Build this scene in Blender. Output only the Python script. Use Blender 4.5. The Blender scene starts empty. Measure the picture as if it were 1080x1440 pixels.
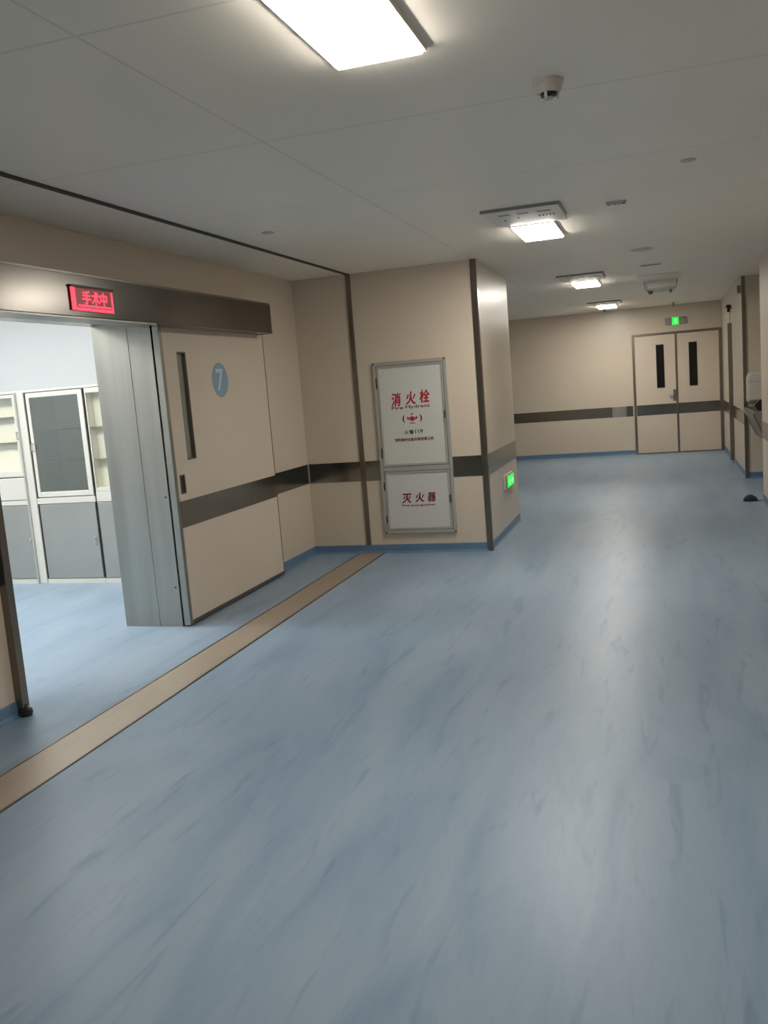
import bpy, bmesh, math, random
from mathutils import Vector, Matrix
C = bpy.context.scene.collection
sc = bpy.context.scene
random.seed(4)

# ------------------------------------------------------------------ camera
camd = bpy.data.cameras.new('camera')
cam = bpy.data.objects.new('camera', camd); C.objects.link(cam)
F = Vector((-0.30223209, 0.9433472, -0.13693728))
R = Vector((0.95264582, 0.29386526, -0.07816111))
U = Vector((0.03349195, 0.15407552, 0.98749128))
cam.matrix_world = Matrix(((R.x, U.x, -F.x, 0), (R.y, U.y, -F.y, 0), (R.z, U.z, -F.z, 1.6), (0, 0, 0, 1)))
camd.sensor_fit = 'VERTICAL'; camd.sensor_height = 36; camd.lens = 36 * 1253.43 / 1440
camd.clip_start = 0.05; camd.clip_end = 200
sc.camera = cam

# ------------------------------------------------------------------ world, view, light levels
w = bpy.data.worlds.new('world'); sc.world = w; w.use_nodes = True
w.node_tree.nodes['Background'].inputs[0].default_value = (0.6, 0.65, 0.7, 1)
w.node_tree.nodes['Background'].inputs[1].default_value = 0.05
sc.view_settings.view_transform = 'Standard'; sc.view_settings.look = 'None'
sc.view_settings.gamma = 1; sc.view_settings.use_curve_mapping = False
sc.view_settings.exposure = 0.0
CORRIDOR_LAMP = 66.0
ROOM_LAMP = 27.0

# ------------------------------------------------------------------ measured layout (metres)
XL, XR, YF, XP, YP, YE, ZC = -3.3885, 1.054, 8.2215, -1.589, 9.969, 17.42, 2.697
B0, B1, BB = 0.72, 0.912, 0.084
XLF = -3.3175           # face of the sliding leaf
XJ = -3.85              # room side of the left wall
YO0, YO1, ZO = 3.85, 5.576, 2.20
XREC = -4.3             # far recess

# ------------------------------------------------------------------ materials
def mat(name, col, rough=.5, metal=0, spec=.5, emit=None, estr=0, coat=0):
    m = bpy.data.materials.new(name); m.use_nodes = True
    b = m.node_tree.nodes['Principled BSDF']
    b.inputs['Base Color'].default_value = (*col, 1)
    b.inputs['Roughness'].default_value = rough
    b.inputs['Metallic'].default_value = metal
    b.inputs['Specular IOR Level'].default_value = spec
    b.inputs['Coat Weight'].default_value = coat
    if emit:
        b.inputs['Emission Color'].default_value = (*emit, 1)
        b.inputs['Emission Strength'].default_value = estr
    return m
def nodes(m):
    return m.node_tree.nodes, m.node_tree.links, m.node_tree.nodes['Principled BSDF']
def add(nt, t, **kw):
    n = nt.nodes.new(t)
    for k, v in kw.items(): setattr(n, k, v)
    return n
def noisy(m, c1, c2, scale=(1, 1, 1), ns=4, detail=4, rough=None, bump=0, lo=.35, hi=.65):
    """object-space noise between two colours of the thing itself"""
    N, L, b = nodes(m); nt = m.node_tree
    tc = add(nt, 'ShaderNodeTexCoord'); mp = add(nt, 'ShaderNodeMapping')
    mp.inputs['Scale'].default_value = scale
    L.new(tc.outputs['Object'], mp.inputs['Vector'])
    no = add(nt, 'ShaderNodeTexNoise'); no.inputs['Scale'].default_value = ns; no.inputs['Detail'].default_value = detail
    L.new(mp.outputs[0], no.inputs['Vector'])
    cr = add(nt, 'ShaderNodeValToRGB')
    cr.color_ramp.elements[0].position = lo; cr.color_ramp.elements[0].color = (*c1, 1)
    cr.color_ramp.elements[1].position = hi; cr.color_ramp.elements[1].color = (*c2, 1)
    L.new(no.outputs['Fac'], cr.inputs[0]); L.new(cr.outputs[0], b.inputs['Base Color'])
    if rough:
        mr = add(nt, 'ShaderNodeMapRange'); mr.inputs['To Min'].default_value = rough[0]; mr.inputs['To Max'].default_value = rough[1]
        L.new(no.outputs['Fac'], mr.inputs[0]); L.new(mr.outputs[0], b.inputs['Roughness'])
    if bump:
        bu = add(nt, 'ShaderNodeBump'); bu.inputs['Strength'].default_value = bump; bu.inputs['Distance'].default_value = .002
        L.new(no.outputs['Fac'], bu.inputs['Height']); L.new(bu.outputs[0], b.inputs['Normal'])
    return m

def panel_lines(m, base, dark, axes, width=.0035):
    """wall or ceiling panels: axes = [(axis, offset, pitch)], thin joint lines in the sheet"""
    N, L, b = nodes(m); nt = m.node_tree
    tc = add(nt, 'ShaderNodeTexCoord'); sp = add(nt, 'ShaderNodeSeparateXYZ'); L.new(tc.outputs['Object'], sp.inputs[0])
    acc = None
    for ax, off, pitch in axes:
        s = add(nt, 'ShaderNodeMath', operation='SUBTRACT'); L.new(sp.outputs[ax], s.inputs[0]); s.inputs[1].default_value = off
        p = add(nt, 'ShaderNodeMath', operation='PINGPONG'); L.new(s.outputs[0], p.inputs[0]); p.inputs[1].default_value = pitch / 2
        lt = add(nt, 'ShaderNodeMath', operation='LESS_THAN'); L.new(p.outputs[0], lt.inputs[0]); lt.inputs[1].default_value = width
        if acc is None: acc = lt
        else:
            mx = add(nt, 'ShaderNodeMath', operation='MAXIMUM'); L.new(acc.outputs[0], mx.inputs[0]); L.new(lt.outputs[0], mx.inputs[1]); acc = mx
    no = add(nt, 'ShaderNodeTexNoise'); no.inputs['Scale'].default_value = 1.3
    L.new(tc.outputs['Object'], no.inputs['Vector'])
    cr = add(nt, 'ShaderNodeValToRGB')
    cr.color_ramp.elements[0].color = (*[c * .96 for c in base], 1); cr.color_ramp.elements[1].color = (*[min(1, c * 1.04) for c in base], 1)
    L.new(no.outputs['Fac'], cr.inputs[0])
    mi = add(nt, 'ShaderNodeMix', data_type='RGBA')
    L.new(acc.outputs[0], mi.inputs[0]); L.new(cr.outputs[0], mi.inputs[6]); mi.inputs[7].default_value = (*dark, 1)
    L.new(mi.outputs[2], b.inputs['Base Color'])
    return m

CREAM = (.61, .52, .415)
M = {}
M['wall'] = panel_lines(mat('cream_wall_panel', CREAM, .36), CREAM, (.50, .42, .32), [(1, 6.2, 2.35)], .0022)
M['wall_x'] = panel_lines(mat('cream_wall_panel_facing', CREAM, .36), CREAM, (.50, .42, .32), [(0, -.535, 3.2)], .0022)
M['leaf'] = noisy(mat('cream_door_sheet', CREAM, .4), (.62, .525, .42), (.65, .55, .44), ns=1.5)
M['ceiling'] = panel_lines(mat('ceiling_sheet', (.5, .47, .42), .42), (.93, .855, .745), (.80, .73, .63), [(0, -1.615, 4.8), (1, 2.43, 1.313)], .006)
M['room_wall'] = mat('room_white_wall', (.44, .45, .445), .5)
M['room_ceil'] = mat('room_ceiling_white', (.8, .83, .84), .5)
M['steel'] = noisy(mat('brushed_steel', (.36, .33, .29), .3, 1), (.135, .125, .112), (.155, .145, .13), (1, 1, 1), 2, rough=(.2, .24))
M['steel_band'] = noisy(mat('steel_guard_band', (.24, .22, .2), .25, 1), (.265, .255, .235), (.305, .29, .265), (1, 1, .2), 2, rough=(.14, .22))
M['steel_dark'] = noisy(mat('dark_steel_trim', (.2, .17, .14), .33, 1), (.225, .195, .16), (.26, .225, .19), (1, 1, .3), 3, rough=(.27, .32))
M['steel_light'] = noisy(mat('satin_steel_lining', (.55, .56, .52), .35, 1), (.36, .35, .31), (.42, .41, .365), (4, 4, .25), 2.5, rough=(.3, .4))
M['alu'] = mat('aluminium_frame', (.52, .51, .47), .42, .6)
M['black'] = mat('black_plastic', (.012, .012, .014), .4)
M['dark'] = mat('dark_seam', (.04, .036, .03), .6)
M['white_pl'] = mat('white_plastic', (.56, .53, .47), .4)
M['plate'] = mat('pale_ceiling_plate', (.80, .74, .65), .4)
M['grey_pl'] = mat('grey_plastic', (.30, .28, .25), .45)
M['base'] = noisy(mat('blue_cove_skirting', (.16, .28, .42), .4), (.10, .185, .29), (.12, .21, .325), ns=6)
M['board'] = mat('cabinet_board', (.60, .60, .56), .35)
M['red'] = mat('red_paint', (.42, .015, .03), .4)
M['darkred'] = mat('dark_red_paint', (.16, .012, .02), .4)
M['ink'] = mat('dark_ink', (.05, .035, .035), .5)
M['disc'] = mat('blue_disc', (.235, .36, .455), .4)
M['disc_white'] = mat('pale_numeral', (.55, .62, .66), .4)
M['lamp'] = mat('lamp_diffuser', (.9, .9, .9), .5, emit=(1, .95, .86), estr=CORRIDOR_LAMP)
M['roomlamp'] = mat('room_lamp_diffuser', (.9, .9, .9), .5, emit=(1, 1, .965), estr=ROOM_LAMP)
M['led'] = mat('red_led', (.2, .01, .02), .4, emit=(1, .06, .11), estr=1.4)
M['led_dim'] = mat('dark_red_panel', (.10, .03, .03), .35, emit=(1, .10, .10), estr=.14)
M['green'] = mat('green_sign_light', (.02, .5, .08), .4, emit=(.015, .85, .06), estr=1.0)
M['green_pale'] = mat('pale_green_pictogram', (.5, .9, .5), .4, emit=(.45, 1, .5), estr=.9)
M['cab_steel'] = noisy(mat('cabinet_steel', (.45, .5, .5), .36, .75), (.42, .415, .375), (.46, .455, .415), (1, 1, 1), 2)
M['cab_frame'] = mat('cabinet_pale_frame', (.70, .67, .60), .35, .35)
M['cab_in'] = mat('cabinet_inner_sheet', (.82, .79, .70), .4)
M['navy'] = noisy(mat('navy_fabric', (.012, .018, .035), .8), (.01, .015, .03), (.02, .028, .05), ns=40)
M['pale_fabric'] = mat('pale_fabric', (.5, .5, .5), .8)
M['blackglass'] = mat('dark_window_glass', (.012, .011, .009), .12, 0, .5)
M['greyglass'] = mat('grey_window_glass', (.27, .28, .24), .12, 0, .6)
M['strip'] = noisy(mat('bronze_floor_strip', (.36, .29, .22), .42, .35), (.345, .285, .225), (.40, .335, .265), (60, 1, 1), 3, rough=(.36, .48))

def glass(name, tint, refl):
    m = bpy.data.materials.new(name); m.use_nodes = True
    nt = m.node_tree; nt.nodes.clear()
    o = add(nt, 'ShaderNodeOutputMaterial'); mx = add(nt, 'ShaderNodeMixShader')
    t = add(nt, 'ShaderNodeBsdfTransparent'); g = add(nt, 'ShaderNodeBsdfGlossy')
    t.inputs[0].default_value = (*tint, 1); g.inputs['Roughness'].default_value = .05; g.inputs[0].default_value = (.9, .95, .95, 1)
    mx.inputs[0].default_value = refl
    nt.links.new(t.outputs[0], mx.inputs[1]); nt.links.new(g.outputs[0], mx.inputs[2]); nt.links.new(mx.outputs[0], o.inputs[0])
    return m
M['glass'] = glass('clear_cabinet_glass', (.95, .95, .93), .04)
M['glass_tint'] = glass('dark_reflection_glass', (.62, .62, .57), .22)  # grey tint stands in for the dark scene reflected in the pane

def floor_material():
    m = mat('blue_vinyl_floor', (.2, .3, .42), .3)
    N, L, b = nodes(m); nt = m.node_tree
    tc = add(nt, 'ShaderNodeTexCoord')
    def nz(scale, ns, det, dist=0):
        mp = add(nt, 'ShaderNodeMapping'); mp.inputs['Scale'].default_value = scale
        L.new(tc.outputs['Object'], mp.inputs[0])
        n = add(nt, 'ShaderNodeTexNoise'); n.inputs['Scale'].default_value = ns; n.inputs['Detail'].default_value = det
        n.inputs['Distortion'].default_value = dist
        L.new(mp.outputs[0], n.inputs['Vector']); return n
    a = nz((2.2, .45, 1), 1.5, 3, .8); c = nz((5.5, .8, 1), 2.2, 5, 1.1); d = nz((20, 3, 1), 3, 3, .4)
    def ramp(n, p):
        cr = add(nt, 'ShaderNodeValToRGB')
        while len(cr.color_ramp.elements) < len(p): cr.color_ramp.elements.new(.5)
        for e, (x, col) in zip(cr.color_ramp.elements, p): e.position = x; e.color = (*col, 1)
        L.new(n.outputs['Fac'], cr.inputs[0]); return cr
    r1 = ramp(a, [(.3, FL[0]), (.5, FL[1]), (.7, FL[2])])
    r2 = ramp(c, [(.28, (.70, .75, .80)), (.42, (1, 1, 1)), (.60, (1, 1, 1)), (.78, (1.09, 1.08, 1.06))])
    r3 = ramp(d, [(.30, (.965, .97, .975)), (.6, (1.02, 1.02, 1.02))])
    m1 = add(nt, 'ShaderNodeMix', data_type='RGBA', blend_type='MULTIPLY'); m1.inputs[0].default_value = .75
    L.new(r1.outputs[0], m1.inputs[6]); L.new(r2.outputs[0], m1.inputs[7])
    m2 = add(nt, 'ShaderNodeMix', data_type='RGBA', blend_type='MULTIPLY'); m2.inputs[0].default_value = .8
    L.new(m1.outputs[2], m2.inputs[6]); L.new(r3.outputs[0], m2.inputs[7])
    L.new(m2.outputs[2], b.inputs['Base Color'])
    mr = add(nt, 'ShaderNodeMapRange'); mr.inputs['To Min'].default_value = .31; mr.inputs['To Max'].default_value = .42; b.inputs['Specular IOR Level'].default_value = .30
    L.new(a.outputs['Fac'], mr.inputs[0]); L.new(mr.outputs[0], b.inputs['Roughness'])
    return m
FL = [(.190, .268, .360), (.235, .315, .402), (.272, .346, .425)]
M['floor'] = floor_material()

# ------------------------------------------------------------------ mesh helpers
ORG = {}
def org(o): return ORG.get(o.name, Vector((0, 0, 0))) if o else Vector((0, 0, 0))
def build(name, bm, m, parent=None, label=None, smooth=False):
    if parent: bmesh.ops.translate(bm, verts=bm.verts, vec=-org(parent))
    bmesh.ops.recalc_face_normals(bm, faces=bm.faces)
    me = bpy.data.meshes.new(name); bm.to_mesh(me); bm.free()
    me.materials.append(M[m])
    if smooth:
        for p in me.polygons: p.use_smooth = True
        try: me.set_sharp_from_angle(angle=math.radians(40))
        except Exception: pass
    o = bpy.data.objects.new(name, me); C.objects.link(o)
    if parent: o.parent = parent; ORG[o.name] = org(parent)
    if label: o['label'] = label
    return o
def thing(name, label, cat, loc, group=None, kind=None):
    o = bpy.data.objects.new(name, None); C.objects.link(o); o.location = loc
    o.empty_display_size = .1
    ORG[o.name] = Vector(loc)
    tag(o, label, cat, group, kind); return o
def tag(o, label=None, cat=None, group=None, kind=None):
    if label: o['label'] = label
    if cat: o['category'] = cat
    if group: o['group'] = group
    if kind: o['kind'] = kind
    return o
def struct(name, bm, m, label, cat, smooth=False):
    return tag(build(name, bm, m, smooth=smooth), label, cat, None, 'structure')
def dup(root, delta, label):
    r = root.copy(); C.objects.link(r); r.location = root.location + Vector(delta); r['label'] = label
    for ch in list(root.children):
        c = ch.copy(); C.objects.link(c); c.parent = r
        for g in list(ch.children):
            d = g.copy(); C.objects.link(d); d.parent = c
    return r
def BM(): return bmesh.new()
def box(bm, x0, x1, y0, y1, z0, z1, bev=0, seg=2):
    r = bmesh.ops.create_cube(bm, size=1)
    vs = r['verts']
    for v in vs:
        v.co = Vector(((x0 + x1) / 2 + v.co.x * (x1 - x0), (y0 + y1) / 2 + v.co.y * (y1 - y0), (z0 + z1) / 2 + v.co.z * (z1 - z0)))
    if bev:
        es = list({e for v in vs for e in v.link_edges})
        bmesh.ops.bevel(bm, geom=es, offset=bev, segments=seg, affect='EDGES', profile=.5)
    return bm
def bx(*a, **k): return box(BM(), *a, **k)
def prism(bm, poly, axis, a, b):
    """extrude a 2D outline along an axis; poly is in the two other axes, in order"""
    def P(p, t):
        return {'X': (t, p[0], p[1]), 'Y': (p[0], t, p[1]), 'Z': (p[0], p[1], t)}[axis]
    v0 = [bm.verts.new(P(p, a)) for p in poly]; v1 = [bm.verts.new(P(p, b)) for p in poly]
    n = len(poly)
    bm.faces.new(v0); bm.faces.new(v1[::-1])
    for i in range(n): bm.faces.new((v0[i], v1[i], v1[(i + 1) % n], v0[(i + 1) % n]))
    return bm
def lathe(bm, prof, c, axis='Z', seg=28):
    """prof = [(radius, height)], revolved about the axis through c"""
    rings = []
    for r, h in prof:
        ring = []
        for k in range(seg):
            t = 2 * math.pi * k / seg; a, b_ = r * math.cos(t), r * math.sin(t)
            v = {'Z': (a, b_, h), 'Y': (a, h, b_), 'X': (h, a, b_)}[axis]
            ring.append(bm.verts.new(Vector(c) + Vector(v)))
        rings.append(ring)
    for i in range(len(rings) - 1):
        for k in range(seg):
            bm.faces.new((rings[i][k], rings[i][(k + 1) % seg], rings[i + 1][(k + 1) % seg], rings[i + 1][k]))
    bm.faces.new(rings[0][::-1]); bm.faces.new(rings[-1])
    return bm
def tube(bm, pts, r, seg=8):
    rings = []
    for i, p in enumerate(pts):
        p = Vector(p); a = Vector(pts[max(0, i - 1)]); b = Vector(pts[min(len(pts) - 1, i + 1)])
        d = (b - a).normalized(); u = d.orthogonal().normalized(); v = d.cross(u)
        if rings:
            u = (pu - d * pu.dot(d)).normalized(); v = d.cross(u)
        pu = u
        rings.append([bm.verts.new(p + r * (math.cos(2 * math.pi * k / seg) * u + math.sin(2 * math.pi * k / seg) * v)) for k in range(seg)])
    for i in range(len(rings) - 1):
        for k in range(seg):
            bm.faces.new((rings[i][k], rings[i][(k + 1) % seg], rings[i + 1][(k + 1) % seg], rings[i + 1][k]))
    bm.faces.new(rings[0][::-1]); bm.faces.new(rings[-1])
    return bm
def frame(bm, a0, a1, z0, z1, w, d0, d1, plane, bev=.002):
    """rectangular frame; plane 'Y' -> a is x and depth is y, plane 'X' -> a is y and depth is x"""
    def B(p0, p1, q0, q1):
        if plane == 'Y': box(bm, p0, p1, d0, d1, q0, q1, bev)
        else: box(bm, d0, d1, p0, p1, q0, q1, bev)
    w = (w, w, w, w) if not isinstance(w, tuple) else w   # left, right, bottom, top
    B(a0, a0 + w[0], z0, z1); B(a1 - w[1], a1, z0, z1)
    B(a0 + w[0], a1 - w[1], z0, z0 + w[2]); B(a0 + w[0], a1 - w[1], z1 - w[3], z1)
    return bm
def text_bm(items, plane, d, fat=.0, thick=.0012, shear=0):
    """items = [(string, a0, a1, z0, z1)] laid on a wall; plane 'Y' faces -y, plane 'X' faces +x; fat = stroke spread in metres"""
    bm = BM()
    for s, a0, a1, z0, z1 in items:
        cu = bpy.data.curves.new('lettering', 'FONT'); cu.body = s; cu.extrude = .5; cu.resolution_u = 3; cu.shear = shear
        ob = bpy.data.objects.new('lettering', cu); C.objects.link(ob)
        dg = bpy.context.evaluated_depsgraph_get(); dg.update()
        me = bpy.data.meshes.new_from_object(ob.evaluated_get(dg))
        bpy.data.objects.remove(ob); bpy.data.curves.remove(cu)
        if not me.vertices: continue
        xs = [v.co.x for v in me.vertices]; ys = [v.co.y for v in me.vertices]
        mx0, mx1, my0, my1 = min(xs), max(xs), min(ys), max(ys)
        for v in me.vertices:
            a = a0 + (v.co.x - mx0) / (mx1 - mx0) * (a1 - a0); z = z0 + (v.co.y - my0) / (my1 - my0) * (z1 - z0)
            t = v.co.z + .5
            v.co = (a, d - t * thick, z) if plane == 'Y' else (d + t * thick, a, z)
        for k, (du, dv) in enumerate(((0, 0), (1, .5), (-1, -.5), (.3, 1), (-.3, -1)) if fat else ((0, 0),)):
            n0 = len(bm.verts); bm.from_mesh(me); bm.verts.ensure_lookup_table()
            off = Vector((du * fat, -k * .00008, dv * fat)) if plane == 'Y' else Vector((k * .00008, du * fat, dv * fat))
            for v in bm.verts[n0:]: v.co += off
        bpy.data.meshes.remove(me)
    return bm

# ------------------------------------------------------------------ room shell
struct('floor', bx(-8.3, 2.0, -4.2, 17.8, -.12, 0), 'floor', 'blue marbled vinyl floor of the corridor', 'floor')
bm = bx(XREC - .1, 2.0, 8.22, 17.8, ZC, ZC + .1); box(bm, XJ, 2.0, -4.2, 8.22, ZC, ZC + .1)
struct('ceiling', bm, 'ceiling', 'grey sheet ceiling of the corridor with thin joints', 'ceiling')
# left wall with the doorway of the operating room
bm = bx(XJ, XL, -4.2, YO0, 0, ZC); box(bm, XJ, XL, YO1, YF, 0, ZC); box(bm, XJ, XL, YO0, YO1, ZO, ZC)
struct('wall_left', bm, 'wall', 'cream panelled wall around the open sliding doorway', 'wall')
struct('wall_center', bx(XJ, XP, YF, YP, 0, ZC), 'wall_x', 'cream projecting wall block that carries the fire cabinet', 'wall')
struct('wall_far_left', bx(XREC - .1, XREC, YP - .3, YE, 0, ZC), 'wall', 'cream wall of the recess behind the projecting block', 'wall')
struct('wall_back', bx(XREC - .1, 2.0, YE, YE + .15, 0, ZC), 'wall_x', 'cream end wall of the corridor', 'wall')
struct('wall_right_near', bx(XR, XR + .95, -4.2, 10.84, 0, ZC), 'wall', 'cream right wall of the corridor nearest the viewer', 'wall')
struct('wall_right_far', bx(XR, XR + .95, 13.01, YE, 0, ZC), 'wall', 'cream right wall of the corridor beyond the wash niche', 'wall')
struct('wall_niche', bx(XR + .62, XR + .95, 10.84, 13.01, 0, ZC), 'wall', 'cream back wall of the wash niche', 'wall')
struct('wall_front', bx(XJ, 2.0, -4.4, -4.2, 0, ZC), 'wall_x', 'cream wall closing the corridor behind the viewer', 'wall')
# operating room
RX0, RY0, RY1, RZ = -8.2, 1.2, 7.04, 2.85
bm = bx(RX0 - .1, RX0, RY0, 7.6, 0, RZ); box(bm, RX0 - .1, XJ, RY0 - .1, RY0, 0, RZ)
box(bm, RX0, XJ, 7.5, 7.6, 0, RZ); box(bm, RX0, XJ, RY1, 7.5, 1.835, RZ); box(bm, RX0, -6.30, RY1, 7.5, 0, 1.835); box(bm, -4.30, XJ, RY1, 7.5, 0, 1.835)
box(bm, XJ - .012, XJ, RY0, YO0 - .06, 0, RZ); box(bm, XJ - .012, XJ, YO1 + .06, RY1, 0, RZ); box(bm, XJ - .012, XJ, YO0 - .06, YO1 + .06, ZO + .06, RZ)
struct('wall_room', bm, 'room_wall', 'pale bluish white walls of the lit room behind the doorway', 'wall')
struct('ceiling_room', bx(RX0 - .1, XJ - .0, RY0 - .1, 7.6, RZ, RZ + .1), 'room_ceil', 'white ceiling of the lit room', 'ceiling')

# baseboards (coved blue vinyl turned up the wall)
def skirt(name, label, segs):
    bm = BM()
    for (ax, d, s, a, b) in segs:      # ax 'X': wall plane x=d, room on side s
        t = .007
        pr = [(0, BB), (t * .6, BB), (t, BB - .006), (t, .022), (t + .006, .009), (t + .016, .001), (0, .001)]
        if ax == 'X': prism(bm, [(d + s * p, q) for p, q in pr], 'Y', a, b)
        else: prism(bm, [(d + s * p, q) for p, q in pr], 'X', a, b)
    return struct(name, bm, 'base', label, 'baseboard')
skirt('baseboard_left', 'blue coved skirting along the left corridor wall', [('X', XL, 1, -4.2, YO0 - .05), ('X', XL, 1, YO1 + .03, YF)])
skirt('baseboard_center', 'blue coved skirting under the fire cabinet wall block', [('Y', YF, -1, XL, XP - .03), ('X', XP, 1, YF + .03, YP)])
skirt('baseboard_back', 'blue coved skirting of the corridor end wall', [('Y', YE, -1, XREC, -.52), ('X', XREC, 1, YP, YE)])
skirt('baseboard_right', 'blue coved skirting of the right wall and the wash niche', [('X', XR, -1, -4.2, 10.84), ('X', XR, -1, 13.05, 15.02), ('X', XR, -1, 15.2, YE - .03), ('Y', 13.01, -1, XR, XR + .62), ('X', XR + .62, -1, 10.84, 13.01)])

# stainless guard band round the walls
tn = [0]
def trim(bm, m, label, cat='trim', smooth=False):
    tn[0] += 1
    return struct('trim_%d' % tn[0], bm, m, label, cat, smooth)
T = .004
bm = bx(XL, XL + T, -4.2, YO0 - .05, B0, B1, .001); trim(bm, 'steel_band', 'steel guard band on the wall nearest the viewer, left of the doorway', 'wall guard')
bm = bx(XL, XL + T, YO1 + .05, YF - .006, B0, B1, .001); trim(bm, 'steel_band', 'steel guard band on the left wall beyond the sliding door', 'wall guard')
bm = bx(XL + .006, -2.838, YF - T, YF, B0, B1, .001); trim(bm, 'steel_band', 'steel guard band on the facing wall left of the tall vertical strip', 'wall guard')
bm = bx(-2.785, -2.628, YF - T, YF, B0, B1, .001); trim(bm, 'steel_band', 'short steel guard band between vertical strip and fire cabinet', 'wall guard')
bm = bx(-1.912, XP - .045, YF - T, YF, B0, B1, .001); trim(bm, 'steel_band', 'short steel guard band right of the fire cabinet', 'wall guard')
bm = bx(XP, XP + T, YF + .02, YP, B0, B1, .001); trim(bm, 'steel_band', 'steel guard band on the corridor side of the wall block', 'wall guard')
bm = bx(XREC, -.535, YE - T, YE, B0, B1, .001); trim(bm, 'steel_band', 'long steel guard band on the end wall left of the double door', 'wall guard')
trim(bx(-.915, -.655, YE - T - .002, YE - T, B0, B1, .0005), 'steel_light', 'lighter plate imitating a bright reflection in the end wall guard band', 'wall guard')  # added plate: a reflection on the band, put in as lighter steel
bm = bx(XR - T, XR, 13.05, 15.04, B0, B1, .001); box(bm, XR - T, XR, 15.18, YE - .05, B0, B1, .001); trim(bm, 'steel_band', 'steel guard band on the right wall beyond the wash niche', 'wall guard')
bm = bx(XR - T, XR, -4.2, 10.83, B0, B1, .001); trim(bm, 'steel_band', 'steel guard band on the near right wall', 'wall guard')
# thin pale joints where band pieces meet
bm = bx(XL + T, XL + T + .006, YF - .012, YF - T, B0 - .002, B1 + .002); trim(bm, 'alu', 'pale joint of the guard band in the inner corner', 'joint')
# tall vertical steel strips
trim(bx(-2.835, -2.788, YF - .014, YF, BB, ZC, .003), 'steel_dark', 'tall steel strip on the facing wall under the ceiling strip end', 'wall strip')
bm = BM()
prism(bm, [(XP - .042, YF), (XP - .042, YF - .012), (XP + .004, YF - .012), (XP + .012, YF - .004), (XP + .012, YF + .03), (XP, YF + .03), (XP, YF)], 'Z', 0, ZC)
trim(bm, 'steel_dark', 'steel corner guard on the outer edge of the fire cabinet wall block', 'corner guard')
bm = BM(); prism(bm, [(XR, 13.05), (XR - .014, 13.05), (XR - .014, 12.99), (XR + .03, 12.99), (XR + .03, 13.01), (XR, 13.01)], 'Z', 0, ZC)
trim(bm, 'steel_dark', 'steel corner guard at the far edge of the wash niche', 'corner guard')
trim(bx(XR - .06, XR, 15.05, 15.17, .05, 2.18, .004), 'steel_dark', 'steel casing post on the right wall near the end door', 'wall post')
# ceiling strip and floor strip
trim(bx(-2.826, -2.796, -4.2, YF - .014, ZC - .012, ZC, .002), 'dark', 'dark metal strip running along the ceiling', 'ceiling strip')
bm = bx(-2.905, -2.66, -4.2, YF - .024, 0, .004, .001); trim(bm, 'strip', 'flat bronze metal strip running along the blue floor', 'floor strip')
bm = bx(-2.917, -2.905, -4.2, YF - .024, 0, .006, .001); box(bm, -2.66, -2.648, -4.2, YF - .024, 0, .006, .001); box(bm, -2.917, -2.648, YF - .024, YF - .014, .0, .006)
trim(bm, 'steel_dark', 'thin dark edging of the bronze floor strip', 'strip edging')
# doorway linings
bm = bx(XJ, XL + .05, YO1 - .002, YO1 + .03, 0, ZO, 0)
trim(bx(XJ - .012, -3.575, YO1 - .004, YO1 + .02, 0, ZO + .0, .001), 'steel_light', 'wide satin steel reveal panel of the doorway, room side', 'door lining')
bm.free()
trim(bx(-3.571, XL + .002, YO1 - .004, YO1 + .02, 0, ZO, .001), 'steel_light', 'narrower satin steel reveal panel next to the sliding door', 'door lining')
trim(bx(XJ - .012, XL + .002, YO0, YO1 - .004, ZO - .006, ZO, .001), 'steel', 'steel lining over the doorway', 'door lining')
bm = bx(XJ - .012, XL + .002, YO0, YO0 + .006, 0, ZO - .006, .001); box(bm, XL, XL + .046, YO0 - .05, YO0 + .004, .045, 2.13, .004)
trim(bm, 'steel_dark', 'steel edge casing at the near side of the doorway', 'door casing')

# ------------------------------------------------------------------ sliding door with number 7
d = thing('door_1', 'cream sliding door leaf with blue disc numbered 7 standing open beside the doorway', 'door', (XLF - .025, 6.43, 0), kind='structure')
L0, L1 = 5.60, 7.262
xa, xb = XLF - .045, XLF
bm = BM()
wy0, wy1, wz0, wz1 = 5.775, 5.905, 1.195, 1.978
for a in [(L0, wy0, .035, 2.15), (wy1, L1, .035, 2.15), (wy0, wy1, .035, wz0), (wy0, wy1, wz1, 2.15)]:
    box(bm, xa, xb, a[0], a[1], a[2], a[3])
build('door_leaf', bm, 'leaf', d)
bm = bx(xa - .003, xb + .003, 5.56, L0, .012, 2.15, .004); build('edge_strip', bm, 'steel_light', d, 'satin steel leading edge of the leaf')
bm = bx(xa, xb + .002, L1, L1 + .012, .012, 2.15, .001); box(bm, xa, xb + .002, L0, L1, .012, .042, .001)
build('edge_trim', bm, 'steel_dark', d, 'dark steel trim on the rear and bottom edges')
build('kick_band', bx(xb, xb + T, L0 + .002, L1 + .01, B0, B1, .001), 'steel_band', d, 'dark steel guard band across the leaf')
build('window_pane', bx(xa + .01, xa + .016, wy0, wy1, wz0, wz1), 'greyglass', d, 'narrow tall vision pane')
bm = BM(); frame(bm, wy0, wy1, wz0, wz1, .010, xa + .018, xb + .001, 'X', .001); build('window_frame', bm, 'steel_dark', d)
bm = BM(); lathe(bm, [(.134, 0), (.134, .0015)], (xb, 6.405, 1.766), 'X', 48)
disc = build('number_disc', bm, 'disc', d, 'blue round disc')
build('numeral', text_bm([('7', 6.345, 6.455, 1.685, 1.85)], 'X', xb + .0015, .003), 'disc_white', disc, 'pale figure 7')
hb = BM(); frame(hb, 5.632, 5.700, .962, 1.10, .012, xb, xb + .006, 'X', .001)
hd = build('recessed_handle', hb, 'steel_dark', d, 'small recessed pull')
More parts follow.
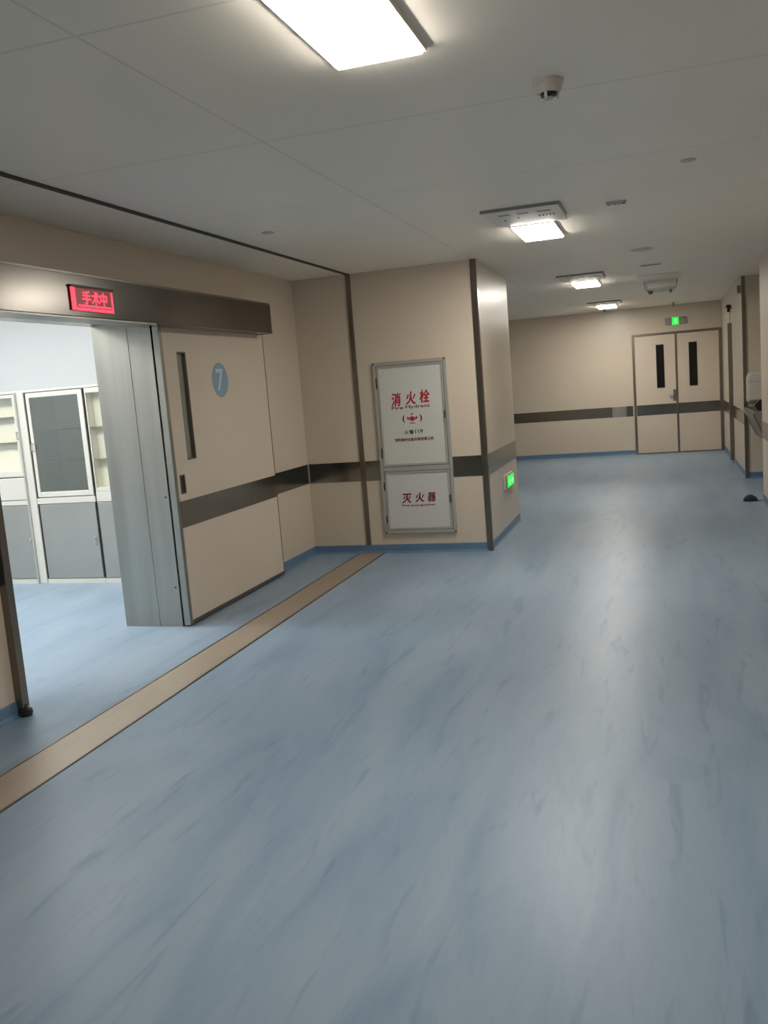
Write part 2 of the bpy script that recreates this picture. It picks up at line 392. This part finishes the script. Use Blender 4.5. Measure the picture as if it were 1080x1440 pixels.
build('handle_recess', bx(xb, xb + .002, 5.644, 5.688, .974, 1.088), 'black', hd)
# operator cover above the door
h = thing('door_operator_cover', 'long dark brushed steel cover box mounted over the sliding door', 'door cover', (-3.28, 5.4, 2.14))
build('cover', bx(XL + .001, -3.17, 3.45, 7.155, 2.142, 2.383, .004), 'steel', h)
build('lower_lip', bx(XL + .05, -3.168, 3.46, 5.30, 2.132, 2.142, .001), 'steel_light', h, 'thin bright lip along the bottom over the doorway')
build('top_seam', bx(XL + .001, -3.168, 3.44, 7.16, 2.376, 2.392, .002), 'steel_dark', h)
build('end_cap', bx(XL + .001, -3.168, 7.155, 7.163, 2.138, 2.386, .002), 'steel_dark', h)
# LED sign
s = thing('led_sign', 'glowing red light panel with three characters set in the steel door cover', 'sign', (-3.166, 4.62, 2.17))
sx = -3.1675
build('sign_panel', bx(sx, sx + .006, 4.412, 4.820, 2.176, 2.312, .001), 'led_dim', s)
bm = bx(sx + .006, sx + .009, 4.41, 4.452, 2.178, 2.306, .002)
box(bm, sx + .006, sx + .009, 4.452, 4.815, 2.176, 2.194, .002); box(bm, sx + .006, sx + .009, 4.47, 4.79, 2.199, 2.212, .002); box(bm, sx + .006, sx + .009, 4.80, 4.818, 2.178, 2.300, .002)
build('glowing_border', bm, 'led', s)
build('glowing_characters', text_bm([('手', 4.515, 4.595, 2.215, 2.29), ('术', 4.605, 4.68, 2.215, 2.29), ('中', 4.69, 4.755, 2.215, 2.29)], 'X', sx + .006, .0022, .003), 'led', s, 'red lit characters')
build('top_shade', bx(sx, sx + .014, 4.41, 4.822, 2.306, 2.32, .001), 'black', s)
# floor stop roller
r = thing('floor_guide_roller', 'small dark round door guide on the floor at the near edge of the doorway', 'door guide', (-3.325, YO0 - .03, 0))
bm = BM(); lathe(bm, [(.022, 0), (.034, .004), (.038, .02), (.034, .036), (.022, .042)], (-3.347, YO0 - .028, 0)); build('roller', bm, 'black', r, smooth=True)
bm = BM(); lathe(bm, [(.012, .042), (.012, .06), (.006, .064)], (-3.347, YO0 - .028, 0)); build('pin', bm, 'steel', r, smooth=True)
# two photocells in the reveal
for z, nm in ((.952, 'tiny black sensor dot on the steel door reveal, the upper one'), (.292, 'tiny black sensor dot on the steel door reveal, the lower one')):
    bm = BM(); lathe(bm, [(.006, 0), (.0075, -.001), (.005, -.003)], (-3.412, YO1 - .004, z), 'Y', 16)
    tag(build('door_sensor', bm, 'black', smooth=True), nm, 'sensor', 'door sensors on the reveal')

# ------------------------------------------------------------------ fire hydrant cabinet
c = thing('fire_hydrant_cabinet', 'aluminium framed fire hydrant cabinet with two white doors lettered in red', 'fire cabinet', (-2.27, YF, .19))
y1 = YF; y0 = YF - .028
bm = BM(); frame(bm, -2.628, -1.912, .194, 1.846, (.03, .03, .03, .035), y0, y1, 'Y', .003); box(bm, -2.598, -1.942, y0, y1, .80, .845, .003)
build('outer_frame', bm, 'alu', c)
build('back_plate', bx(-2.598, -1.942, y1 - .006, y1, .224, 1.811), 'grey_pl', c)
def cdoor(nm, z0, z1, lab):
    bm = BM(); frame(bm, -2.594, -1.946, z0, z1, .022, y0 + .002, y1 - .008, 'Y', .003)
    fr = build(nm, bm, 'alu', c, lab)
    build('door_panel', bx(-2.574, -1.966, y0 + .008, y0 + .014, z0 + .02, z1 - .02), 'board', fr, 'white flat panel')
    return fr
up = cdoor('hydrant_door', .849, 1.808, 'upper door lettered 消火栓')
lo = cdoor('extinguisher_door', .227, .797, 'lower door lettered 灭火器')
yt = y0 + .008
build('red_characters', text_bm([('消', -2.462, -2.372, 1.425, 1.545), ('火', -2.322, -2.228, 1.432, 1.55), ('栓', -2.186, -2.09, 1.44, 1.558)], 'Y', yt, .0035, shear=.1), 'red', up, 'large red characters')
for it in (('Fire', -2.468, -2.355, 1.392, 1.42), ('Hydrant', -2.330, -2.092, 1.388, 1.425)): build('english_word', text_bm([it], 'Y', yt, .0008), 'darkred', up)
# emblem: two dark brackets round a red winged flame
bm = BM()
def arc(cx, cz, r, a0, a1, w0, n=12):
    out = []; inn = []
    for k in range(n + 1):
        t = math.radians(a0 + (a1 - a0) * k / n); ww = w0 * math.sin(math.pi * (k + .6) / (n + 1.2))
        out.append((cx + (r + ww / 2) * math.cos(t), cz + (r + ww / 2) * math.sin(t))); inn.append((cx + (r - ww / 2) * math.cos(t), cz + (r - ww / 2) * math.sin(t)))
    prism(bm, out + inn[::-1], 'Y', yt, yt - .0012)
arc(-2.318, 1.297, .045, 125, 235, .014); build('emblem_bracket', bm, 'ink', up, 'dark left bracket of the emblem')
bm = BM(); arc(-2.228, 1.297, .045, -55, 55, .014); build('emblem_bracket', bm, 'ink', up, 'dark right bracket of the emblem')
bm = BM()
pts = []
for k in range(12):
    t = math.pi / 2 + k * math.pi / 6; rr = .030 if k % 2 == 0 else .018
    pts.append((-2.273 + rr * 1.1 * math.cos(t), 1.296 + rr * math.sin(t)))
prism(bm, pts, 'Y', yt, yt - .0012)
for sg in (-1, 1):
    prism(bm, [(-2.273 + sg * .024, 1.300), (-2.273 + sg * .044, 1.318), (-2.273 + sg * .054, 1.306), (-2.273 + sg * .046, 1.292), (-2.273 + sg * .03, 1.288)], 'Y', yt, yt - .0013)
box(bm, -2.298, -2.248, yt - .0012, yt, 1.250, 1.258); box(bm, -2.288, -2.258, yt - .0012, yt, 1.335, 1.341); box(bm, -2.276, -2.270, yt - .0012, yt, 1.335, 1.352)
build('emblem_badge', bm, 'red', up, 'red winged badge of the emblem')
build('small_characters', text_bm([('火', -2.36, -2.318, 1.150, 1.188), ('警', -2.31, -2.268, 1.151, 1.189)], 'Y', yt, .001), 'ink', up, 'small dark characters')
build('number', text_bm([('119', -2.252, -2.178, 1.154, 1.19)], 'Y', yt, .001), 'ink', up, 'small dark number 119')
build('maker_line', text_bm([('消防器材设备安装有限公司', -2.462, -2.080, 1.084, 1.115)], 'Y', yt, .0008), 'darkred', up, 'line of tiny dark red characters')
build('red_characters', text_bm([('灭', -2.432, -2.340, .490, .578), ('火', -2.300, -2.214, .496, .584), ('器', -2.176, -2.100, .498, .582)], 'Y', yt, .003, shear=.1), 'darkred', lo, 'large dark red characters')
build('english_letters', text_bm([('Fire extinguisher', -2.438, -2.104, .452, .476)], 'Y', yt, .0006), 'red', lo)
for o_, z in ((up, 1.318), (lo, .518)):
    build('latch', bx(-1.962, -1.944, y0 - .006, y0 + .004, z - .036, z + .036, .002), 'steel_dark', o_, 'small dark latch')
for px in (-2.616, -1.924):
    for pz in (.206, 1.832):
        bm = BM(); lathe(bm, [(.011, 0), (.011, -.002), (.006, -.004)], (px, y0, pz), 'Y', 16); build('corner_cap', bm, 'steel_dark', c, 'dark corner cap', smooth=True)
for z0, z1 in ((.93, 1.03), (1.6, 1.7), (.30, .37), (.62, .70)):
    build('hinge', bx(-2.606, -2.594, y0 - .003, y0 + .004, z0, z1, .002), 'steel', c)

# ------------------------------------------------------------------ exit lights
def running_man(bm, ox, oz, s, P):
    """small running figure; P maps (a, z) outlines onto the sign"""
    for poly in ([(-.1, .5), (.1, .52), (.18, .05), (-.02, 0)], [(-.02, .05), (.18, .02), (.42, -.3), (.3, -.38)], [(.3, -.3), (.42, -.3), (.40, -.7), (.28, -.7)],
                 [(0, .05), (.16, 0), (-.12, -.42), (-.26, -.36)], [(-.15, -.3), (-.2, -.44), (-.6, -.45), (-.58, -.32)], [(-.08, .5), (-.0, .36), (-.4, .12), (-.46, .24)], [(.05, .5), (.12, .36), (.48, .32), (.46, .46)],
                 [(.1 + .15 * math.cos(t * math.pi / 4), .74 + .15 * math.sin(t * math.pi / 4)) for t in range(8)]):
        P(bm, [(ox + a * s, oz + z * s) for a, z in poly])
e = thing('exit_light', 'low green running man exit light on the corner of the fire cabinet wall block', 'exit sign', (XP, 9.29, .47))
build('housing', bx(XP, XP + .022, 9.05, 9.53, .463, .617, .004), 'white_pl', e)
build('dark_body', bx(XP + .022, XP + .034, 9.075, 9.515, .472, .608, .003), 'grey_pl', e)
build('lit_face', bx(XP + .034, XP + .037, 9.10, 9.50, .483, .60, .002), 'green', e, 'glowing green face')
bm = BM(); running_man(bm, 9.22, .535, .05, lambda b, p: prism(b, p, 'X', XP + .037, XP + .039))
prism(bm, [(9.30, .55), (9.39, .55), (9.39, .575), (9.45, .54), (9.39, .505), (9.39, .53), (9.30, .53)], 'X', XP + .037, XP + .039)
build('pictogram', bm, 'green_pale', e, 'pale running figure and arrow')
e = thing('exit_light', 'green lit exit sign on a grey plate above the double door', 'exit sign', (.27, YE, 2.33))
build('mounting_plate', bx(.088, .455, YE - .03, YE, 2.334, 2.463, .004), 'grey_pl', e)
build('lit_face', bx(.205, .322, YE - .036, YE - .03, 2.330, 2.466, .002), 'green', e, 'glowing green square')
bm = BM(); running_man(bm, .262, 2.39, .06, lambda b, p: prism(b, p, 'Y', YE - .036, YE - .038)); build('pictogram', bm, 'green_pale', e)
bm = BM(); lathe(bm, [(.012, 0), (.012, -.006)], (.425, YE - .03, 2.45), 'Y', 12); build('indicator', bm, 'black', e)

# ------------------------------------------------------------------ end double door
d = thing('door_2', 'cream double door with two narrow dark windows at the end of the corridor', 'door', (.27, YE, 0), kind='structure')
D0, D1, DH = -.515, 1.04, 2.215
bm = BM(); box(bm, D0, D0 + .045, YE - .03, YE, 0, DH, .004); box(bm, D1 - .045, D1, YE - .03, YE, 0, DH, .004); box(bm, D0 + .045, D1 - .045, YE - .03, YE, DH - .04, DH, .004)
build('door_frame', bm, 'steel_dark', d, 'steel door frame')
def leaf(a, b, w0, w1):
    bm = BM()
    for q in ((a, w0, .02, DH - .045), (w1, b, .02, DH - .045), (w0, w1, .02, 1.208), (w0, w1, 2.0, DH - .045)): box(bm, q[0], q[1], YE - .022, YE - .002, q[2], q[3])
    lf = build('door_leaf', bm, 'leaf', d)
    build('window_pane', bx(w0, w1, YE - .010, YE - .004, 1.208, 2.0), 'blackglass', lf, 'narrow dark window')
    bm = BM(); frame(bm, w0, w1, 1.208, 2.0, .012, YE - .026, YE - .012, 'Y', .001); build('window_frame', bm, 'black', lf)
    build('kick_band', bx(a + .004, b - .004, YE - .026, YE - .022, B0, B1, .001), 'steel_band', lf, 'steel guard band')
    build('bottom_strip', bx(a, b, YE - .026, YE - .002, .004, .02, .001), 'steel_dark', lf)
    return lf
lf = leaf(D0 + .047, .245, -.094, .048); rf = leaf(.272, D1 - .047, .478, .622)
build('meeting_strip', bx(.240, .276, YE - .032, YE - .002, .004, DH - .045, .003), 'steel_dark', d, 'steel strip between the leaves')
hk = build('lock_plate', bx(.188, .236, YE - .034, YE - .022, .955, 1.165, .003), 'steel_dark', lf, 'steel lock plate with lever')
lv = BM(); tube(lv, [(.205, YE - .034, 1.09), (.205, YE - .075, 1.09), (.19, YE - .085, 1.09), (.10, YE - .085, 1.088)], .009); box(lv, .12, .19, YE - .05, YE - .034, 1.035, 1.05, .002)
o = build('lever', lv, 'alu', d, 'bright lever handle', smooth=True)

# ------------------------------------------------------------------ ceiling lamps and diffuser plates
def lamp(y, label):
    t = thing('ceiling_light', label, 'ceiling light', (-.855, y, ZC), 'rectangular lamps down the corridor ceiling')
    a, b, c0, c1 = -1.002, -.708, y - .345, y + .345
    bm = BM(); box(bm, a - .011, b + .011, c0 - .011, c0, ZC - .020, ZC, .001); box(bm, a - .011, b + .011, c1, c1 + .011, ZC - .020, ZC, .001); box(bm, a - .011, a, c0, c1, ZC - .020, ZC, .001); box(bm, b, b + .011, c0, c1, ZC - .020, ZC, .001); build('lamp_frame', bm, 'plate', t, 'thin pale frame')
    build('diffuser', bx(a, b, c0, c1, ZC - .030, ZC, .003), 'lamp', t, 'glowing white panel')
    return t
l0 = lamp(2.665, 'rectangular ceiling light nearest the viewer, cut by the top of the photo')
for y, lab in ((7.04, 'rectangular ceiling light beyond the first slotted diffuser plate'), (11.57, 'third rectangular ceiling light down the corridor'), (15.95, 'farthest and smallest rectangular ceiling light near the end wall')):
    dup(l0, (0, y - 2.665, 0), lab)
v = thing('ceiling_diffuser', 'slotted grey air diffuser plate on the ceiling just before the second light', 'air diffuser', (-.845, 6.3, ZC), 'slotted diffuser plates before the ceiling lights')
build('plate', bx(-1.09, -.60, 6.02, 6.64, ZC - .018, ZC, .004), 'plate', v)
bm = BM(); frame(bm, -1.10, -.59, 6.005, 6.655, .02, 0, 1, 'Y'); bm.free()
bm = bx(-1.105, -.585, 6.00, 6.02, ZC - .019, ZC - .0, .003); box(bm, -.60, -.585, 6.02, 6.46, ZC - .019, ZC, .003); build('raised_rim', bm, 'grey_pl', v, 'grey raised rim')
for a, b, y in ((-1.01, -.935, 6.15), (-.885, -.81, 6.16), (-.755, -.665, 6.16)):
    build('slot', bx(a, b, y, y + .035, ZC - .020, ZC - .017, .001), 'grey_pl', v)
for k in range(5):
    x = -.76 + k * .0235
    build('vent_hole', bx(x, x + .011, 6.31, 6.36, ZC - .021, ZC - .017), 'black', v)
for x, y in ((-1.0, 6.35), (-.90, 6.30)): build('screw_slot', bx(x, x + .008, y, y + .04, ZC - .020, ZC - .017), 'dark', v)
for dy, lab in ((4.47, 'slotted air diffuser plate before the third ceiling light'), (8.93, 'slotted air diffuser plate before the farthest ceiling light')):
    dup(v, (0, dy, 0), lab)

# smoke detector
t = thing('smoke_detector', 'round pale smoke detector with dark slots on the ceiling', 'smoke detector', (-.372, 3.60, ZC))
bm = BM(); lathe(bm, [(.058, 0), (.058, -.012), (.052, -.016), (.050, -.034), (.040, -.046)], (-.372, 3.60, ZC)); build('base', bm, 'white_pl', t, smooth=True)
bm = BM(); lathe(bm, [(.030, -.046), (.030, -.056)], (-.372, 3.60, ZC)); build('sensing_slots', bm, 'black', t, 'dark sensing gap')
bm = BM(); lathe(bm, [(.012, -.056), (.018, -.060), (.014, -.068)], (-.372, 3.60, ZC)); build('cap', bm, 'white_pl', t, smooth=True)
for k in range(3):
    q = k * 2.094 + .3; cx, cy = -.372 + .033 * math.cos(q), 3.60 + .033 * math.sin(q); build('cage_rib', bx(cx - .005, cx + .005, cy - .005, cy + .005, ZC - .066, ZC - .044, .001), 'white_pl', t)
# sensor plate
t = thing('ceiling_sensor', 'small ceiling strip with dark openings right of the slotted plate', 'sensor', (-.25, 6.32, ZC))
build('plate', bx(-.315, -.185, 6.285, 6.36, ZC - .012, ZC, .003), 'white_pl', t)
for a, b, m_ in ((-.305, -.285, 'grey_pl'), (-.268, -.246, 'grey_pl'), (-.240, -.218, 'grey_pl'), (-.213, -.193, 'black')):
    build('opening', bx(a, b, 6.295, 6.35, ZC - .014, ZC - .011), m_, t)
# speaker, slot vent, flush plates, sprinklers
bm = BM(); lathe(bm, [(.105, 0), (.105, -.004), (.095, -.010), (.06, -.012)], (-.14, 8.95, ZC)); tag(build('ceiling_speaker', bm, 'white_pl', smooth=True), 'faint round speaker cover on the ceiling between second and third lights', 'speaker')
t = thing('slot_vent', 'thin slot vent on the ceiling before the hanging white box', 'vent', (-.08, 10.36, ZC))
build('frame', bx(-.19, .035, 10.30, 10.42, ZC - .006, ZC, .002), 'white_pl', t); build('slot', bx(-.175, .02, 10.33, 10.36, ZC - .007, ZC - .005), 'dark', t)
for x, y, lab in ((-2.494, 5.72, 'small flush round cover on the ceiling near the dark ceiling strip'), (.176, 5.35, 'small flush round cover on the right part of the ceiling')):
    bm = BM(); lathe(bm, [(.042, 0), (.042, -.004), (.036, -.006)], (x, y, ZC)); tag(build('sprinkler_cover', bm, 'white_pl', smooth=True), lab, 'sprinkler cover', 'flush sprinkler covers')
def sprinkler(x, y, lab):
    t = thing('sprinkler', lab, 'sprinkler', (x, y, ZC), 'hanging sprinklers near the end wall')
    bm = BM(); lathe(bm, [(.032, 0), (.03, -.008), (.012, -.014), (.010, -.05)], (x, y, ZC)); build('body', bm, 'grey_pl', t, smooth=True)
    bm = BM(); lathe(bm, [(.022, -.05), (.03, -.056), (.01, -.062)], (x, y, ZC)); build('deflector', bm, 'black', t, smooth=True)
sprinkler(.235, 16.85, 'small dark sprinkler on the ceiling above the exit sign')
sprinkler(-.945, 16.75, 'small dark sprinkler on the ceiling behind the farthest light')
# hanging box
t = thing('ceiling_unit', 'white box unit hanging on the ceiling between side brackets, before the double door', 'ceiling unit', (.02, 12.3, ZC))
build('mounting_board', bx(-.24, .26, 11.45, 12.75, ZC - .008, ZC, .003), 'plate', t)
bm = BM(); prism(bm, [(12.18, ZC - .008), (12.60, ZC - .008), (12.60, ZC - .10), (12.55, ZC - .125), (12.22, ZC - .125), (12.18, ZC - .10)], 'X', -.145, .19); build('housing', bm, 'white_pl', t)
for x in (-.175, .215):
    bm = BM(); tube(bm, [(x, 12.16, ZC - .005), (x, 12.16, ZC - .07), (x + .015 * (1 if x < 0 else -1), 12.18, ZC - .12), (x + .04 * (1 if x < 0 else -1), 12.2, ZC - .13)], .008)
    build('bracket', bm, 'grey_pl', t, smooth=True)
for x, s_ in ((-.105, 1.0), (.145, .6)):
    bm = BM(); lathe(bm, [(.028 * s_, -.125), (.034 * s_, -.14), (.022 * s_, -.165), (.006, -.172)], (x, 12.3, ZC)); build('foot_knob', bm, 'steel_dark', t, 'dark round foot', smooth=True)

# ------------------------------------------------------------------ right wall things
t = thing('wall_camera', 'black camera high on the right wall above the steel post', 'camera', (XR, 15.1, 2.4))
build('mount', bx(XR - .02, XR, 15.07, 15.13, 2.40, 2.46, .004), 'black', t)
bm = bx(XR - .075, XR - .02, 15.03, 15.15, 2.41, 2.462, .008); lathe(bm, [(.022, 0), (.026, -.03), (.02, -.06)], (XR - .04, 15.09, 2.41)); build('camera_body', bm, 'black', t, smooth=True)
tag(build('cable', tube(BM(), [(XR - .012, 15.25, 2.40), (XR - .008, 15.3, 2.33), (XR - .008, 15.35, 2.24), (XR - .008, 15.32, 2.19)], .005), 'grey_pl', t), 'thin hanging cable')
t = thing('junction_box', 'small grey box high on the right wall by the niche corner guard', 'box', (XR, 13.4, 2.52))
build('box_body', bx(XR - .045, XR, 13.2, 13.32, 2.50, 2.60, .005), 'grey_pl', t)
build('box_lid', bx(XR - .050, XR - .045, 13.205, 13.315, 2.505, 2.595, .003), 'steel_dark', t)
# paper towel dispenser in the niche (on the wall that faces the viewer)
t = thing('towel_dispenser', 'white rounded paper dispenser on the facing wall of the niche', 'dispenser', (1.22, 13.01, 1.03))
bm = BM(); prism(bm, [(1.073, 1.05), (1.073, 1.36), (1.085, 1.40), (1.11, 1.425), (1.33, 1.425), (1.355, 1.40), (1.365, 1.36), (1.365, 1.05)], 'Y', 12.80, 13.01)
bmesh.ops.bevel(bm, geom=[e for e in bm.edges if abs(e.verts[0].co.y - 12.80) < 1e-4 and abs(e.verts[1].co.y - 12.80) < 1e-4], offset=.02, segments=3, affect='EDGES')
build('cover', bm, 'white_pl', t, smooth=True); build('seam', bx(1.075, 1.363, 12.798, 12.803, 1.30, 1.306), 'grey_pl', t)
build('paper_slot', bx(1.12, 1.32, 12.84, 12.95, 1.03, 1.05, .003), 'grey_pl', t)
# scrub sink in the niche
t = thing('scrub_sink', 'stainless steel wash trough with sloping underside in the right wall niche', 'sink', (1.3, 12.0, .5))
bm = BM()
prof = [(1.03, .975), (1.03, .945), (1.17, .62), (1.42, .56), (1.672, .56), (1.672, 1.0), (1.66, 1.0), (1.66, .86), (1.60, .70), (1.40, .66), (1.22, .72), (1.06, .975)]
prism(bm, prof, 'Y', 11.54, 12.82)
build('basin', bm, 'steel_light', t)
for ya in (11.52, 12.82): build('end_panel', prism(BM(), [(1.03, .975), (1.03, .945), (1.17, .62), (1.42, .56), (1.673, .56), (1.673, 1.02), (1.2, .99)], 'Y', ya, ya + .02), 'steel_light', t)
build('underside_shadow', prism(BM(), [(1.02, .95), (1.024, .93), (1.165, .605), (1.172, .62)], 'Y', 11.50, 12.85), 'steel_dark', t, 'dark strip standing in for the underside shadow')  # added dark strip paints the shade below the trough
build('back_splash', bx(1.655, 1.672, 11.54, 12.82, 1.0, 1.30, .003), 'steel_light', t)
build('pedestal', prism(BM(), [(1.26, .59), (1.40, .57), (1.672, .57), (1.672, 0), (1.50, 0), (1.36, .10), (1.30, .45)], 'Y', 11.7, 12.7), 'grey_pl', t)
bm = BM(); tube(bm, [(1.66, 12.0, 1.15), (1.50, 12.0, 1.22), (1.38, 12.0, 1.18), (1.34, 12.0, 1.10)], .012); build('tap', bm, 'alu', t, smooth=True)
t = thing('soap_wedge', 'black triangular holder standing on the edge of the steel wash trough', 'holder', (1.1, 11.55, .99))
build('body', prism(BM(), [(1.035, 1.055), (1.10, 1.115), (1.16, 1.12), (1.16, .99), (1.085, .985)], 'Y', 11.535, 11.60), 'black', t)
# dark slipper on the floor
t = thing('slipper', 'dark navy slipper with pale tip lying on the floor by the right wall', 'slipper', (.93, 10.88, 0))
bm = BM()
secs = [(.843, .020, .006, .02), (.86, .038, .006, .045), (.89, .048, .006, .066), (.93, .050, .006, .070), (.965, .044, .006, .048), (.99, .034, .006, .028)]
rings = []
for x, wd, z0, h_ in secs:
    rings.append([bm.verts.new((x, 10.88 + wd * math.cos(a), z0 + (h_ * math.sin(a) if math.sin(a) > 0 else .0))) for a in [math.pi * 2 * k / 16 for k in range(16)]])
for i in range(len(rings) - 1):
    for k in range(16): bm.faces.new((rings[i][k], rings[i][(k + 1) % 16], rings[i + 1][(k + 1) % 16], rings[i + 1][k]))
bm.faces.new(rings[0][::-1]); bm.faces.new(rings[-1])
build('upper', bm, 'navy', t, smooth=True)
bm = BM(); lathe(bm, [(.05, 0), (.055, .003), (.05, .007)], (0, 0, 0), 'Z', 24)
for v_ in bm.verts: v_.co = Vector((.935 + v_.co.x * 1.85, 10.88 + v_.co.y, v_.co.z))
build('sole', bm, 'black', t)
bm = BM(); lathe(bm, [(.020, 0), (.028, .004), (.022, .014), (.008, .018)], (1.008, 10.88, .0065)); build('pale_tip', bm, 'pale_fabric', t, 'pale tip', smooth=True)

# ------------------------------------------------------------------ built-in cabinets of the lit room
YC = 7.037; YB = 7.46
def cab(nm, label, x0, x1):
    return thing(nm, label, 'cabinet', ((x0 + x1) / 2, YC, 0), 'steel cabinets in the lit room')
def carcass(t, x0, x1, zlo, shelves, YB=7.46):
    bm = bx(x0, x0 + .012, YC + .02, YB, .045, 1.82); box(bm, x1 - .012, x1, YC + .02, YB, .045, 1.82); box(bm, x0 + .012, x1 - .012, YB - .012, YB, .045, 1.82)
    box(bm, x0 + .012, x1 - .012, YC + .02, YB - .012, 1.80, 1.82); box(bm, x0 + .012, x1 - .012, YC + .02, YB - .012, zlo - .012, zlo); box(bm, x0 + .012, x1 - .012, YC + .02, YB - .012, .045, .06)
    build('carcass', bm, 'cab_in', t)
    for z in shelves: build('shelf', bx(x0 + .014, x1 - .014, YC + .03, YB - .014, z - .007, z, .001), 'grey_pl', t)
def handle(x, z, par):
    bm = BM(); tube(bm, [(x, YC - .004, z + .035), (x, YC - .028, z + .03), (x, YC - .028, z - .03), (x, YC - .004, z - .035)], .007); build('handle', bm, 'alu', par, 'bright pull', smooth=True)
# left cabinet
t = cab('glass_cabinet', 'steel wall cabinet partly hidden behind the near door casing', -6.29, -5.79)
carcass(t, -6.29, -5.79, 1.10, (1.37, 1.61), 7.16)
bm = BM(); frame(bm, -6.29, -5.79, 1.04, 1.815, (.03, .04, .055, .03), YC - .004, YC + .018, 'Y'); f = build('glass_door', bm, 'cab_frame', t)
build('pane', bx(-6.262, -5.828, YC + .005, YC + .010, 1.09, 1.79), 'glass', f); handle(-5.806, 1.43, f)
dr = build('drawer', bx(-6.285, -5.795, YC - .004, YC + .016, .818, 1.03, .003), 'cab_frame', t, 'pale drawer front')
build('rail', bx(-6.29, -5.79, YC - .006, YC + .02, .768, .812, .002), 'cab_frame', t)
f = build('lower_door', bx(-6.285, -5.794, YC - .004, YC + .018, .05, .764, .003), 'cab_steel', t, 'plain steel door'); handle(-5.812, .405, f)
build('plinth', bx(-6.29, -5.79, YC - .002, YC + .02, 0, .044), 'cab_frame', t)
# middle cabinet
t = cab('glass_cabinet', 'steel cabinet with large pale framed glass door, dark reflection tinted in, seen through the doorway', -5.69, -5.045)
carcass(t, -5.69, -5.045, .83, (1.16, 1.46))
bm = BM(); frame(bm, -5.672, -5.056, .835, 1.812, (.034, .05, .048, .042), YC - .006, YC + .016, 'Y', .003); f = build('glass_door', bm, 'cab_frame', t, 'pale framed glass door')
build('pane', bx(-5.642, -5.10, YC + .003, YC + .008, .875, 1.775), 'glass_tint', f, 'glass with a dark reflection tinted in'); handle(-5.655, 1.31, f)
build('rail', bx(-5.69, -5.045, YC - .008, YC + .02, .77, .826, .002), 'cab_frame', t)
f = build('lower_door', bx(-5.672, -5.058, YC - .004, YC + .018, .05, .764, .003), 'cab_steel', t, 'plain steel door'); handle(-5.09, .405, f)
bm = bx(-5.69, -5.674, YC + .002, YC + .019, .05, 1.815); box(bm, -5.056, -5.045, YC + .002, YC + .019, .05, 1.815); build('gap_seal', bm, 'black', t)
build('plinth', bx(-5.69, -5.045, YC - .002, YC + .02, 0, .044), 'cab_frame', t)
# right cabinet
t = cab('glass_cabinet', 'steel cabinet with three pale shelf bays beside the steel door reveal', -5.04, -4.31)
carcass(t, -5.04, -4.31, .90, (1.165, 1.462), 7.16)
build('top_rail', bx(-5.03, -4.31, YC - .004, YC + .018, 1.785, 1.818, .002), 'cab_frame', t)
bm = BM(); frame(bm, -5.03, -4.31, .865, 1.785, (.010, .03, .03, .012), YC - .002, YC + .016, 'Y', .002); f = build('glass_door', bm, 'cab_frame', t)
build('pane', bx(-5.022, -4.335, YC + .005, YC + .010, .89, 1.775), 'glass', f)
build('rail', bx(-5.03, -4.31, YC - .008, YC + .02, .77, .862, .002), 'cab_frame', t)
f = build('lower_door', bx(-5.03, -4.315, YC - .004, YC + .018, .05, .764, .003), 'cab_steel', t, 'plain steel door'); handle(-4.35, .405, f)
build('plinth', bx(-5.04, -4.31, YC - .002, YC + .02, 0, .044), 'cab_frame', t)
bm = bx(-5.788, -5.772, YC - .03, YC + .02, 0, 1.83, .002)
trim(bx(-5.772, -5.692, YC - .012, YC + .02, 0, 1.835, .003), 'cab_frame', 'pale upright between the left and middle cabinets', 'cabinet upright')
trim(bm, 'alu', 'bright thin upright edge beside the left cabinet', 'cabinet upright')
bm = bx(-6.3, -4.3, YC - .008, YC + .02, 1.822, 1.842, .002); trim(bm, 'cab_frame', 'thin pale head rail over the room cabinets', 'cabinet rail')
# room lamps
def rlamp(x, y, lab):
    t = thing('room_light', lab, 'ceiling light', (x, y, RZ), 'square ceiling lights of the lit room')
    bm = BM(); box(bm, x - .62, x + .62, y - .32, y + .32, RZ - .02, RZ, .003); build('lamp_frame', bm, 'white_pl', t)
    build('diffuser', bx(x - .6, x + .6, y - .3, y + .3, RZ - .03, RZ - .02, .003), 'roomlamp', t)
    return t
g = rlamp(-4.9, 5.5, 'room ceiling light nearest the cabinets and the reveal')
for dx, dy, lab in ((-1.9, 0, 'room ceiling light over the left cabinets'), (0, -2.6, 'room ceiling light near the doorway'), (-1.9, -2.6, 'room ceiling light in the far corner of the room')):
    dup(g, (dx, dy, 0), lab)
